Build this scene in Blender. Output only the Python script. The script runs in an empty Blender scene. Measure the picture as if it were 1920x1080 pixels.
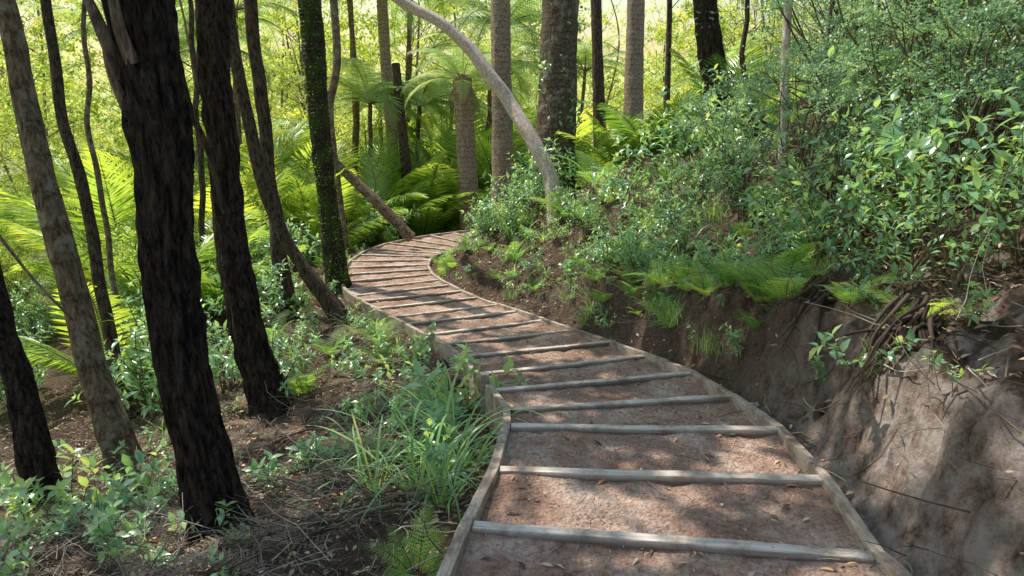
import bpy, math, random, numpy as np
from mathutils import Vector
R=np.random.default_rng(7); random.seed(7)
scene=bpy.context.scene; COL=scene.collection
# ---------------------------------------------------------------- helpers
def ss(a,b,x):
    t=np.clip((x-a)/(b-a),0,1); return t*t*(3-2*t)
_perm=R.random((256,256))
def vnoise(x,y):
    x=np.asarray(x,float);y=np.asarray(y,float)
    xi=np.floor(x).astype(int);yi=np.floor(y).astype(int);fx=x-xi;fy=y-yi
    fx=fx*fx*(3-2*fx);fy=fy*fy*(3-2*fy)
    g=lambda a,b:_perm[a&255,b&255]
    return (g(xi,yi)*(1-fx)+g(xi+1,yi)*fx)*(1-fy)+(g(xi,yi+1)*(1-fx)+g(xi+1,yi+1)*fx)*fy-.5
def fbm(x,y,o=4):
    s=0;a=1
    for i in range(o):
        s=s+a*vnoise(x*2**i+17*i,y*2**i+5*i);a*=.5
    return s
def nrm(a): return a/np.maximum(np.linalg.norm(a,axis=-1,keepdims=True),1e-9)
SAZ=math.radians(-42);SEL=math.radians(57)
SUN=np.array([math.sin(SAZ)*math.cos(SEL),math.cos(SAZ)*math.cos(SEL),math.sin(SEL)])
# ---------------------------------------------------------------- path survey (world metres)
ZP=[(-30,3),(-4,.7),(1.2,.13),(2.14,.04),(2.74,-.03),(3.35,-.13),(4.1,-.29),(5.83,-.65),(7.5,-.93),(9.18,-1.17),(11.3,-1.28),(15,-1.35),(20,-1.42),(60,-1.8)]
zx,zy=zip(*ZP)
zp=lambda y:np.interp(y,zx,zy)
EDGE=[((-.26,-1.2),(1.2,-1.2)),((-.25,.4),(1.2,.4)),((-.24,1.61),(1.21,1.61)),((-.19,1.92),(1.25,1.90)),((-.14,2.24),(1.25,2.06)),((-.05,2.76),(1.35,2.68)),((0,3.40),(1.42,3.36)),
((0,3.91),(1.40,4.10)),((-.11,4.52),(1.35,4.85)),((-.26,5.22),(1.15,5.64)),((-.44,5.98),(.95,6.40)),((-.66,6.66),(.65,7.13)),((-.96,7.31),(.35,7.85)),((-1.27,7.97),(.04,8.50)),((-1.57,8.53),(-.22,9.09)),((-1.86,9.12),(-.545,9.67)),
((-2.2,9.62),(-.85,10.2)),((-2.55,10.25),(-1.18,10.88)),((-2.84,11.03),(-1.42,11.55)),((-3.01,11.91),(-1.57,12.2)),((-3.05,12.75),(-1.6,12.8)),((-2.98,13.6),(-1.52,13.35)),((-2.72,14.45),(-1.32,13.75)),((-2.25,15.1),(-1.02,14.2)),((-1.65,15.7),(-.66,14.55)),((-1.05,16.2),(-.3,14.9)),((-.42,16.6),(.2,15.25)),((.5,17.0),(1.1,15.7)),((2.0,17.6),(2.4,16.2))]
EL=np.array([e[0] for e in EDGE],float);ER=np.array([e[1] for e in EDGE],float)
CTR=(EL+ER)/2;HW=np.linalg.norm(ER-EL,axis=1)/2
cs=np.vstack([[.47,-30],CTR,[[5,17.8],[12,19],[25,21],[60,24]]]);hw=np.concatenate([[.72],HW,[.72]*4])
def near(x,y):
    x=np.atleast_1d(np.asarray(x,float));y=np.atleast_1d(np.asarray(y,float))
    bD=np.full(x.shape,1e9);bs=np.zeros(x.shape);by=np.zeros(x.shape);bh=np.zeros(x.shape)
    for i in range(len(cs)-1):
        a=cs[i];d=cs[i+1]-a;L=(d*d).sum()
        t=np.clip(((x-a[0])*d[0]+(y-a[1])*d[1])/L,0,1)
        ex=x-a[0]-t*d[0];ey=y-a[1]-t*d[1];D=np.hypot(ex,ey)
        m=D<bD
        s=np.where(d[0]*ey-d[1]*ex<0,D,-D)
        bD=np.where(m,D,bD);bs=np.where(m,s,bs);by=np.where(m,a[1]+t*d[1],by);bh=np.where(m,hw[i]+t*(hw[i+1]-hw[i]),bh)
    return bs,by,bh
def ter(x,y):
    x=np.atleast_1d(np.asarray(x,float));y=np.atleast_1d(np.asarray(y,float))
    s,yy,h=near(x,y);z0=zp(yy)
    r=np.maximum(0,s-h-.06);k=1-ss(4.6,9,yy)
    w=fbm(x*1.3,y*1.3);w2=fbm(x*4+9,y*4,4);w3=fbm(x*9+3,y*11,3)
    r2=np.maximum(0,r+(.10*w+.08*w2+.11*w3)*ss(0,.3,r))
    wid=.30+.28*(1-k)
    right=z0-.05+(.42*k+.24)*ss(.03,1,r2/wid)+.50*np.minimum(np.maximum(0,r2-.28),7)+.25*np.maximum(0,r2-7.3)*ss(60,20,r2)
    right=right+ss(0,.4,r)*(.09*w+.06*w2+.06*fbm(x*14,y*14,3))
    q=np.maximum(0,-s-h-.06)
    left=z0-.28+.17*ss(4.8,7.5,yy)-.24*np.minimum(q,2.4)-.12*np.clip(q-2.4,0,26)+ss(0,.6,q)*(.13*w+.07*w2)
    z=np.where(s>0,right,left)
    z=np.where(np.abs(s)<h+.06,z0-.36,z)
    dist=np.hypot(x,y)
    z=z+ss(48,110,dist)*4+ss(110,220,dist)*6
    return z
def ter1(x,y): return float(ter(x,y)[0])
# ---------------------------------------------------------------- mesh builder
class MB:
    def __init__(s): s.v=[];s.n=0;s.f=[];s.m=[];s.t=[]
    def add(s,v,faces,mat=0,tone=.5):
        v=np.asarray(v,float).reshape(-1,3)
        s.v.append(v)
        s.t.append(np.broadcast_to(np.asarray(tone,float),(len(v),)).copy())
        for f in faces:
            f=np.asarray(f,int)
            if f.size: s.f.append(f+s.n);s.m.append(np.full(len(f),mat))
        s.n+=len(v)
    def mesh(s,name,mats,smooth=True):
        me=bpy.data.meshes.new(name)
        V=np.vstack(s.v);me.vertices.add(len(V));me.vertices.foreach_set('co',V.ravel())
        lt=np.concatenate([np.full(len(f),f.shape[1]) for f in s.f]);li=np.concatenate([f.ravel() for f in s.f])
        me.loops.add(len(li));me.loops.foreach_set('vertex_index',li.astype(np.int32))
        me.polygons.add(len(lt));st=np.concatenate([[0],np.cumsum(lt)[:-1]])
        me.polygons.foreach_set('loop_start',st.astype(np.int32));me.polygons.foreach_set('loop_total',lt.astype(np.int32))
        me.polygons.foreach_set('material_index',np.concatenate(s.m).astype(np.int32))
        me.polygons.foreach_set('use_smooth',np.full(len(lt),smooth))
        at=me.attributes.new('tone','FLOAT','POINT');at.data.foreach_set('value',np.concatenate(s.t))
        for m in mats: me.materials.append(m)
        me.update(calc_edges=True);me.validate()
        return me
def frames(d,n):
    d=nrm(d);x=nrm(np.cross(d,n));z=np.cross(x,d);return x,d,z
def scat(mb,T,pos,d,n,L,W,mat=0,tone=.5):
    tv,tf=T;x,y,z=frames(d,n);N=len(pos);k=len(tv)
    L=np.broadcast_to(L,(N,))[:,None,None];W=np.broadcast_to(W,(N,))[:,None,None]
    v=pos[:,None,:]+x[:,None,:]*tv[None,:,0:1]*W+y[:,None,:]*tv[None,:,1:2]*L+z[:,None,:]*tv[None,:,2:3]*L
    off=(np.arange(N)*k)[:,None,None]
    fs=[(np.asarray(f)[None]+off).reshape(-1,np.asarray(f).shape[1]) for f in tf]
    tone=np.repeat(np.broadcast_to(tone,(N,)),k)
    mb.add(v.reshape(-1,3),fs,mat,tone)
LEAF=(np.array([(0,0,0),(-.36,.25,.07),(-.42,.55,.05),(0,1,-.14),(.42,.55,.05),(.36,.25,.07),(0,.28,.02),(0,.62,-.01)]),
      [[(0,6,1),(7,3,2),(0,5,6),(4,3,7)],[(6,7,2,1),(5,4,7,6)]])
DIAM=(np.array([(0,0,0),(-.5,.5,.06),(0,1,-.05),(.5,.5,.06)]),[[(0,3,2,1)]])
LANCE=(np.array([(0,0,0),(-.5,.3,.03),(-.35,.7,-.03),(0,1,-.16),(.35,.7,-.03),(.5,.3,.03)]),[[(0,5,4,3,2,1)]])
def pinna(K):
    v=[];f=[]
    for j in range(K):
        y=j/K;l=.5*(1-y)**.6
        for s in(-1,1):
            b=len(v);v+=[(0,y,0),(s*l*.55,y-.005,.0),(s*l,y+.07,-.10*l),(s*l*.5,y+.085,.0)]
            f.append((b,b+1,b+2,b+3) if s>0 else (b,b+3,b+2,b+1))
    return np.array(v),[f]
PINNA=pinna(9)
def smoothpts(pts,n):
    pts=np.asarray(pts,float);m=len(pts);t=np.linspace(0,m-1,n);out=[]
    P=np.vstack([2*pts[0]-pts[1],pts,2*pts[-1]-pts[-2]])
    for u in t:
        i=min(int(u),m-2);a=u-i;p0,p1,p2,p3=P[i:i+4]
        out.append(.5*((2*p1)+(-p0+p2)*a+(2*p0-5*p1+4*p2-p3)*a*a+(-p0+3*p1-3*p2+p3)*a**3))
    return np.array(out)
def tube(mb,pts,rad,sides=6,mat=0,tone=.5,rough=0,cap=True,seed=0,wav=0):
    pts=np.asarray(pts,float);n=len(pts);rad=np.broadcast_to(rad,(n,))
    arc=np.concatenate([[0],np.cumsum(np.linalg.norm(np.diff(pts,axis=0),axis=1))])
    if wav: pts=pts+np.column_stack([fbm(arc*.8+seed,arc*0+3,2),fbm(arc*.8+seed,arc*0+40,2),arc*0])*wav
    tg=nrm(np.gradient(pts,axis=0));ref=np.array([.31,.95,.05]) if abs(tg[0][2])>.5 else np.array([0,0,1.])
    a=nrm(np.cross(tg,ref));b=np.cross(tg,a)
    th=np.arange(sides)/sides*2*math.pi
    rr=np.repeat(rad[:,None],sides,1)
    if rough:
        T,A=np.meshgrid(th,arc)
        c=np.cos(T)*1.5;s_=np.sin(T)*1.5
        rr=rr*(1+rough*(fbm(c*2.5+seed,s_*2.5+A*2.2,3)+.9*fbm(c*10+seed*3,s_*10+A*3.2,3)))
    v=pts[:,None]+(a[:,None]*np.cos(th)[None,:,None]+b[:,None]*np.sin(th)[None,:,None])*rr[:,:,None]
    i=np.arange(n-1)[:,None]*sides;j=np.arange(sides)[None];k=(j+1)%sides
    f=np.stack([i+j,i+k,i+sides+k,i+sides+j],-1).reshape(-1,4)
    mb.add(v.reshape(-1,3),[f],mat,tone)
    if cap and sides<=24:
        mb.add(v[-1],[np.arange(sides)[None]],mat,tone)
        mb.add(v[0],[np.arange(sides)[None,::-1]],mat,tone)
# ---------------------------------------------------------------- materials
def newmat(n):
    m=bpy.data.materials.new(n);m.use_nodes=True;nt=m.node_tree
    for x in list(nt.nodes): nt.nodes.remove(x)
    o=nt.nodes.new('ShaderNodeOutputMaterial');return m,nt,o
def N(nt,t,**k):
    n=nt.nodes.new(t)
    for a,b in k.items():
        if a in n.inputs.keys(): n.inputs[a].default_value=b
        else: setattr(n,a,b)
    return n
def ramp(nt,fac,cols):
    r=nt.nodes.new('ShaderNodeValToRGB');e=r.color_ramp.elements
    while len(e)<len(cols): e.new(.5)
    for i,(p,c) in enumerate(cols): e[i].position=p;e[i].color=(*c,1)
    nt.links.new(fac,r.inputs[0]);return r.outputs[0]
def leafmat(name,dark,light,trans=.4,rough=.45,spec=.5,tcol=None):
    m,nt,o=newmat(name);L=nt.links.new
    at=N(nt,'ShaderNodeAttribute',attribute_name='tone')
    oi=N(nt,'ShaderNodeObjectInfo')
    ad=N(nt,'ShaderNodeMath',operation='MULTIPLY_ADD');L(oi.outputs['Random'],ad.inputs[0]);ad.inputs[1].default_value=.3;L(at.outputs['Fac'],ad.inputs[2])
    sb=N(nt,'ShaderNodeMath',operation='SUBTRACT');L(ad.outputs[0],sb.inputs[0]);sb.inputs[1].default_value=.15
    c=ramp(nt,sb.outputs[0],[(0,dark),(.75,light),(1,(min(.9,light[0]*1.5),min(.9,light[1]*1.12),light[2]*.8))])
    p=N(nt,'ShaderNodeBsdfPrincipled',Roughness=rough);p.inputs['Specular IOR Level'].default_value=spec;L(c,p.inputs['Base Color'])
    t=N(nt,'ShaderNodeBsdfTranslucent')
    g=N(nt,'ShaderNodeMix',data_type='RGBA',blend_type='MULTIPLY');g.inputs[0].default_value=1;L(c,g.inputs[6]);g.inputs[7].default_value=(*(tcol or (2.2,1.9,.9)),1)
    L(g.outputs[2],t.inputs[0])
    x=N(nt,'ShaderNodeMixShader');x.inputs[0].default_value=trans;L(p.outputs[0],x.inputs[1]);L(t.outputs[0],x.inputs[2]);L(x.outputs[0],o.inputs[0]);return m
def barkmat(name,dark,light,ring=0,moss=0,lichen=0,sc=1.,bump=.6,stretch=.18):
    m,nt,o=newmat(name);L=nt.links.new
    tc=N(nt,'ShaderNodeTexCoord');mp=N(nt,'ShaderNodeMapping');L(tc.outputs['Object'],mp.inputs[0]);mp.inputs['Scale'].default_value=(sc,sc,sc*stretch)
    n1=N(nt,'ShaderNodeTexNoise',Scale=30.,Detail=9.,Roughness=.74);L(mp.outputs[0],n1.inputs['Vector'])
    n2=N(nt,'ShaderNodeTexNoise',Scale=3.,Detail=4.);L(tc.outputs['Object'],n2.inputs['Vector'])
    c=ramp(nt,n1.outputs['Fac'],[(.40,dark),(.62,light)])
    h=n1.outputs['Fac']
    if ring:
        sx=N(nt,'ShaderNodeSeparateXYZ');L(tc.outputs['Object'],sx.inputs[0])
        a=N(nt,'ShaderNodeMath',operation='MULTIPLY_ADD');L(n2.outputs['Fac'],a.inputs[0]);a.inputs[1].default_value=.10;L(sx.outputs[2],a.inputs[2])
        b=N(nt,'ShaderNodeMath',operation='MULTIPLY');L(a.outputs[0],b.inputs[0]);b.inputs[1].default_value=ring
        fr=N(nt,'ShaderNodeMath',operation='FRACT');L(b.outputs[0],fr.inputs[0])
        k=ramp(nt,fr.outputs[0],[(0,(.35,.32,.3)),(.14,(1,1,1)),(.8,(.85,.85,.85)),(1,(.6,.58,.55))])
        x=N(nt,'ShaderNodeMix',data_type='RGBA',blend_type='MULTIPLY');x.inputs[0].default_value=.8;L(c,x.inputs[6]);L(k,x.inputs[7]);c=x.outputs[2]
    if lichen:
        n3=N(nt,'ShaderNodeTexNoise',Scale=5.,Detail=6.,Roughness=.6);L(tc.outputs['Object'],n3.inputs['Vector'])
        f=ramp(nt,n3.outputs['Fac'],[(.54,(0,0,0)),(.62,(lichen,)*3)])
        x=N(nt,'ShaderNodeMix',data_type='RGBA');L(f,x.inputs[0]);L(c,x.inputs[6]);x.inputs[7].default_value=(.34,.31,.23,1);c=x.outputs[2]
    if moss:
        n4=N(nt,'ShaderNodeTexNoise',Scale=4.,Detail=8.,Roughness=.7);L(tc.outputs['Object'],n4.inputs['Vector'])
        f=ramp(nt,n4.outputs['Fac'],[(.62-.3*moss,(0,0,0)),(.74-.3*moss,(.9,.9,.9))])
        x=N(nt,'ShaderNodeMix',data_type='RGBA');L(f,x.inputs[0]);L(c,x.inputs[6]);x.inputs[7].default_value=(.07,.10,.02,1);c=x.outputs[2]
    p=N(nt,'ShaderNodeBsdfPrincipled',Roughness=.9);p.inputs['Specular IOR Level'].default_value=.2;L(c,p.inputs['Base Color'])
    bp=N(nt,'ShaderNodeBump',Strength=bump,Distance=.07);L(h,bp.inputs['Height']);L(bp.outputs[0],p.inputs['Normal']);L(p.outputs[0],o.inputs[0]);return m
def woodmat(name,cols):
    m,nt,o=newmat(name);L=nt.links.new
    tc=N(nt,'ShaderNodeTexCoord');oi=N(nt,'ShaderNodeObjectInfo')
    ad=N(nt,'ShaderNodeVectorMath',operation='MULTIPLY_ADD');L(oi.outputs['Random'],ad.inputs[0]);ad.inputs[1].default_value=(17,9,5);L(tc.outputs['Object'],ad.inputs[2])
    mp=N(nt,'ShaderNodeMapping');L(ad.outputs[0],mp.inputs[0]);mp.inputs['Scale'].default_value=(2.2,40,40)
    n1=N(nt,'ShaderNodeTexNoise',Scale=2.,Detail=7.,Roughness=.7);L(mp.outputs[0],n1.inputs['Vector'])
    n2=N(nt,'ShaderNodeTexNoise',Scale=5.,Detail=8.,Roughness=.75);L(ad.outputs[0],n2.inputs['Vector'])
    c=ramp(nt,n1.outputs['Fac'],[(.32,cols[0]),(.62,cols[1])])
    k=ramp(nt,n2.outputs['Fac'],[(.46,(0,0,0)),(.62,(.9,.9,.9))])
    x=N(nt,'ShaderNodeMix',data_type='RGBA');L(k,x.inputs[0]);L(c,x.inputs[6]);x.inputs[7].default_value=(*cols[2],1)
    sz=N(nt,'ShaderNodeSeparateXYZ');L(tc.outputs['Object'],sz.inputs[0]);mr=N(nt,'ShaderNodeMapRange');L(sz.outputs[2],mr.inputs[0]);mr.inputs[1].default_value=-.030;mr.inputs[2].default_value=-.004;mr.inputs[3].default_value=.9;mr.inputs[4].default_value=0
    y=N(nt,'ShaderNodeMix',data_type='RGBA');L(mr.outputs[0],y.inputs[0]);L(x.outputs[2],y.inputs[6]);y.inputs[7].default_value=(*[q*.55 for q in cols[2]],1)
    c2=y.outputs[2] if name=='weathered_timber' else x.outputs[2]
    p=N(nt,'ShaderNodeBsdfPrincipled',Roughness=.9);p.inputs['Specular IOR Level'].default_value=.15;L(c2,p.inputs['Base Color'])
    bp=N(nt,'ShaderNodeBump',Strength=.6,Distance=.008);L(n1.outputs['Fac'],bp.inputs['Height']);L(bp.outputs[0],p.inputs['Normal']);L(p.outputs[0],o.inputs[0]);return m
M_timber=woodmat('weathered_timber',[(.44,.37,.31),(.84,.745,.65),(.34,.26,.20)])
M_edge=woodmat('edging_timber',[(.28,.22,.17),(.64,.53,.43),(.21,.15,.105)])
def soilmat():
    m,nt,o=newmat('path_soil');L=nt.links.new;tc=N(nt,'ShaderNodeTexCoord')
    a=N(nt,'ShaderNodeTexNoise',Scale=2.2,Detail=10.,Roughness=.72);b=N(nt,'ShaderNodeTexNoise',Scale=42.,Detail=8.,Roughness=.8);v=N(nt,'ShaderNodeTexVoronoi',Scale=60.)
    for q in(a,b,v): L(tc.outputs['Object'],q.inputs['Vector'])
    c=ramp(nt,a.outputs['Fac'],[(.34,(.27,.155,.11)),(.5,(.47,.31,.235)),(.66,(.74,.57,.46))])
    d=ramp(nt,b.outputs['Fac'],[(.34,(.36,.32,.29)),(.52,(.95,.95,.95)),(.7,(1.15,1.15,1.15))])
    x=N(nt,'ShaderNodeMix',data_type='RGBA',blend_type='MULTIPLY');x.inputs[0].default_value=.9;L(c,x.inputs[6]);L(d,x.inputs[7])
    p=N(nt,'ShaderNodeBsdfPrincipled',Roughness=.95);p.inputs['Specular IOR Level'].default_value=.15;L(x.outputs[2],p.inputs['Base Color'])
    ad=N(nt,'ShaderNodeMath',operation='SUBTRACT');L(b.outputs['Fac'],ad.inputs[0]);L(v.outputs['Distance'],ad.inputs[1])
    bp=N(nt,'ShaderNodeBump',Strength=.8,Distance=.016);L(ad.outputs[0],bp.inputs['Height']);L(bp.outputs[0],p.inputs['Normal']);L(p.outputs[0],o.inputs[0]);return m
M_soil=soilmat()
def groundmat():
    m,nt,o=newmat('forest_floor');L=nt.links.new;tc=N(nt,'ShaderNodeTexCoord');ge=N(nt,'ShaderNodeNewGeometry')
    a=N(nt,'ShaderNodeTexNoise',Scale=1.9,Detail=9.,Roughness=.75);b=N(nt,'ShaderNodeTexNoise',Scale=24.,Detail=9.,Roughness=.8);v=N(nt,'ShaderNodeTexVoronoi',Scale=28.)
    e=N(nt,'ShaderNodeTexNoise',Scale=7.,Detail=10.,Roughness=.76)
    for q in(a,b,v,e): L(tc.outputs['Object'],q.inputs['Vector'])
    c=ramp(nt,b.outputs['Fac'],[(.3,(.085,.053,.038)),(.5,(.22,.145,.10)),(.7,(.46,.34,.245))])
    cl=ramp(nt,e.outputs['Fac'],[(.36,(.15,.095,.07)),(.46,(.52,.38,.31)),(.58,(.84,.70,.62))])
    sx=N(nt,'ShaderNodeSeparateXYZ');L(ge.outputs['Normal'],sx.inputs[0])
    sp=N(nt,'ShaderNodeSeparateXYZ');L(tc.outputs['Object'],sp.inputs[0])
    mr=N(nt,'ShaderNodeMapRange');L(sp.outputs[1],mr.inputs[0]);mr.inputs[1].default_value=2.8;mr.inputs[2].default_value=4.4;mr.inputs[3].default_value=1;mr.inputs[4].default_value=.12
    aa=N(nt,'ShaderNodeMath',operation='MULTIPLY_ADD');L(a.outputs['Fac'],aa.inputs[0]);aa.inputs[1].default_value=.8;L(sx.outputs[2],aa.inputs[2])
    hf=N(nt,'ShaderNodeMath',operation='MULTIPLY');L(aa.outputs[0],hf.inputs[0]);hf.inputs[1].default_value=.8
    k=ramp(nt,hf.outputs[0],[(.87,(1,1,1)),(.98,(0,0,0))])
    km=N(nt,'ShaderNodeMath',operation='MULTIPLY');L(k,km.inputs[0]);L(mr.outputs[0],km.inputs[1])
    x=N(nt,'ShaderNodeMix',data_type='RGBA');L(km.outputs[0],x.inputs[0]);L(c,x.inputs[6]);L(cl,x.inputs[7])
    at=N(nt,'ShaderNodeAttribute',attribute_name='tone')
    gc=ramp(nt,b.outputs['Fac'],[(.3,(.42,.50,.20)),(.7,(.80,.82,.54))])
    y=N(nt,'ShaderNodeMix',data_type='RGBA');L(at.outputs['Fac'],y.inputs[0]);L(x.outputs[2],y.inputs[6]);L(gc,y.inputs[7])
    p=N(nt,'ShaderNodeBsdfPrincipled',Roughness=.95);p.inputs['Specular IOR Level'].default_value=.15;L(y.outputs[2],p.inputs['Base Color'])
    ad=N(nt,'ShaderNodeMath',operation='MULTIPLY_ADD');L(v.outputs['Distance'],ad.inputs[0]);ad.inputs[1].default_value=-.5;L(b.outputs['Fac'],ad.inputs[2])
    ae=N(nt,'ShaderNodeMath',operation='MULTIPLY_ADD');L(e.outputs['Fac'],ae.inputs[0]);ae.inputs[1].default_value=2.2;L(ad.outputs[0],ae.inputs[2])
    bp=N(nt,'ShaderNodeBump',Strength=1.,Distance=.10);L(ae.outputs[0],bp.inputs['Height']);L(bp.outputs[0],p.inputs['Normal']);L(p.outputs[0],o.inputs[0]);return m
M_ground=groundmat()
def littermat(name,cols):
    m,nt,o=newmat(name);L=nt.links.new;at=N(nt,'ShaderNodeAttribute',attribute_name='tone')
    c=ramp(nt,at.outputs['Fac'],cols);p=N(nt,'ShaderNodeBsdfPrincipled',Roughness=.8);p.inputs['Specular IOR Level'].default_value=.25;L(c,p.inputs['Base Color']);L(p.outputs[0],o.inputs[0]);return m
M_litter=littermat('dead_leaves',[(0,(.10,.06,.04)),(.5,(.32,.20,.13)),(.85,(.68,.54,.40)),(1,(.70,.33,.10))])
M_twig=littermat('twig_bark',[(0,(.05,.036,.028)),(.6,(.22,.165,.125)),(1,(.60,.52,.42))])
M_root=littermat('root_bark',[(0,(.03,.02,.015)),(1,(.12,.08,.06))])
M_stem=barkmat('green_brown_stem',(.08,.075,.04),(.24,.20,.12),bump=.2)
M_leaf=leafmat('broad_leaf',(.08,.20,.11),(.30,.53,.31),.4,.28,1.)
M_tiny=leafmat('tiny_leaf',(.10,.23,.16),(.35,.56,.41),.36,.38,.8)
M_fern=leafmat('fern_green',(.10,.24,.06),(.32,.54,.18),.5,.5,.4)
M_tfern=leafmat('tree_fern_green',(.24,.42,.13),(.60,.76,.34),.55,.4,.6,(1.35,1.2,.95))
M_palm=leafmat('palm_green',(.10,.22,.04),(.40,.58,.14),.48,.35,.8)
M_grass=leafmat('grass_green',(.13,.30,.12),(.45,.66,.32),.4,.35,.6)
M_bush=leafmat('bush_leaf',(.22,.36,.06),(.62,.76,.22),.6,.45,.4,(1.4,1.22,.75))
M_far_haze=leafmat('far_leaf_haze',(.56,.64,.28),(.84,.88,.54),.6,.6,.3,(1.12,1.07,.85))  # bright haze of distance painted into the pale leaf colours
M_crown=leafmat('crown_leaf',(.08,.16,.04),(.24,.38,.10),.35,.45,.4)
# ---------------------------------------------------------------- object helper
def obj(name,data,loc=(0,0,0),rot=0,sc=1,label=None,cat=None,kind=None,group=None,parent=None,tilt=(0,0)):
    o=bpy.data.objects.new(name,data);o.location=loc;o.rotation_euler=(tilt[0],tilt[1],rot);o.scale=(sc,)*3 if np.isscalar(sc) else sc
    COL.objects.link(o)
    if label:o['label']=label
    if cat:o['category']=cat
    if kind:o['kind']=kind
    if group:o['group']=group
    if parent:o.parent=parent
    return o
# ---------------------------------------------------------------- ground sheet
def axis(lo,hi,dl,dh,fine,g):
    a=list(np.arange(dl,dh,fine));s=fine;x=a[-1]
    while x<hi: s*=g;x+=s;a.append(x)
    s=fine;x=a[0];b=[]
    while x>lo: s*=g;x-=s;b.append(x)
    return np.array(b[::-1]+a)
gx=axis(-300,300,-4.2,4.6,.036,1.05);gy=axis(-60,320,1.2,17.5,.042,1.045)
GX,GY=np.meshgrid(gx,gy);GZ=ter(GX.ravel(),GY.ravel())
s_,_,_=near(GX.ravel(),GY.ravel())
tone=ss(4,11,-s_)*.95
mb=MB();nx=len(gx);ny=len(gy);i=np.arange(ny-1)[:,None]*nx;j=np.arange(nx-1)[None]
mb.add(np.stack([GX.ravel(),GY.ravel(),GZ],-1),[np.stack([i+j,i+j+1,i+nx+j+1,i+nx+j],-1).reshape(-1,4)],0,tone)
obj('ground',mb.mesh('ground',[M_ground]),kind='structure')
# ---------------------------------------------------------------- path
n=len(EDGE);tt=np.arange(n)
def edge(t,w):
    t=np.clip(t,0,n-1);P=EL if w==0 else ER
    return np.array([np.interp(t,tt,P[:,0]),np.interp(t,tt,P[:,1])]).T if not np.isscalar(t) else np.array([np.interp(t,tt,P[:,0]),np.interp(t,tt,P[:,1])])
beam_t=[0.3,1.0,2.3]+[4,5,6,7,8,9,10,11,12,13,14,15]
c0=lambda t:(edge(t,0)+edge(t,1))/2
t=15.0;last=c0(t)
while t<n-1.1:
    t+=.02
    if np.linalg.norm(c0(t)-last)>.50: beam_t.append(t);last=c0(t)
def ztop(t): return float(zp(c0(t)[1]))
mb=MB();rows=[];K=34
for a,b in zip(beam_t[:-1],beam_t[1:]):
    za,zb=ztop(a),ztop(b);z0=za-max(.055,(za-zb)*.9);z1=zb-.022
    m=16
    for q in range(m):
        u=q/(m-1) ; tq=a+(b-a)*(u*.998+.001)
        l,r=edge(tq,0),edge(tq,1);w=np.linspace(-.01,1.01,K)[:,None];p=l*(1-w)+r*w
        z=z0+(z1-z0)*u+.022*fbm(p[:,0]*3,p[:,1]*3,3)+.014*fbm(p[:,0]*14,p[:,1]*14,3)-.012*np.sin(w[:,0]*math.pi)
        rows.append(np.column_stack([p,z]))
S=np.array(rows);nr=len(rows);i=np.arange(nr-1)[:,None]*K;j=np.arange(K-1)[None]
mb.add(S.reshape(-1,3),[np.stack([i+j,i+j+1,i+K+j+1,i+K+j],-1).reshape(-1,4)])
obj('path',mb.mesh('path',[M_soil]),kind='structure')
def plank(pts,w,h,seed,mat,name,label,cat,group,ch=.0025,wob=.0016):
    pts=np.asarray(pts,float);org=pts[0].copy();d=nrm(pts[-1]-pts[0]);az=math.atan2(d[1],d[0])
    m=max(6,int(np.linalg.norm(pts[-1]-pts[0])/.07))
    tq=np.linspace(0,len(pts)-1,m);P=np.array([np.interp(tq,np.arange(len(pts)),pts[:,k]) for k in range(3)]).T-org
    c,s=math.cos(-az),math.sin(-az);P=np.column_stack([P[:,0]*c-P[:,1]*s,P[:,0]*s+P[:,1]*c,P[:,2]])
    tg=nrm(np.gradient(P[:,:2],axis=0));nn=np.column_stack([-tg[:,1],tg[:,0]])
    prof=[(-w/2+ch,0),(w/2-ch,0),(w/2,-ch),(w/2,-h),(-w/2,-h),(-w/2,-ch)]
    rr=np.random.default_rng(seed);V=[]
    for q in range(m):
        dz=(vnoise(P[q,0]*3+seed*7.3,seed)*wob*4)
        for k,(a,b) in enumerate(prof):
            jx=rr.normal()*wob*.5
            V.append((P[q,0]+nn[q,0]*(a+jx),P[q,1]+nn[q,1]*(a+jx),P[q,2]+b+dz+rr.normal()*wob*.3))
    k=len(prof);i=np.arange(m-1)[:,None]*k;j=np.arange(k)[None];j2=(j+1)%k
    mb=MB();mb.add(V,[np.stack([i+j,i+k+j,i+k+j2,i+j2],-1).reshape(-1,4),np.arange(k)[None],(np.arange(k)[None,::-1]+(m-1)*k)])
    return obj(name,mb.mesh(name,[mat],smooth=False),loc=org,rot=az,label=label,cat=cat,group=group)
for q,t in enumerate(beam_t):
    l,r=edge(t,0),edge(t,1);z=ztop(t);d=(r-l)/np.linalg.norm(r-l)
    a=l-d*.005;b=r+d*.005
    plank([(a[0],a[1],z+R.normal()*.005),(b[0],b[1],z+R.normal()*.005)],.048,.15,q+1,M_timber,'timber_step',"weathered grey timber step board set across the earth path",'step','timber steps across the path')
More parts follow.
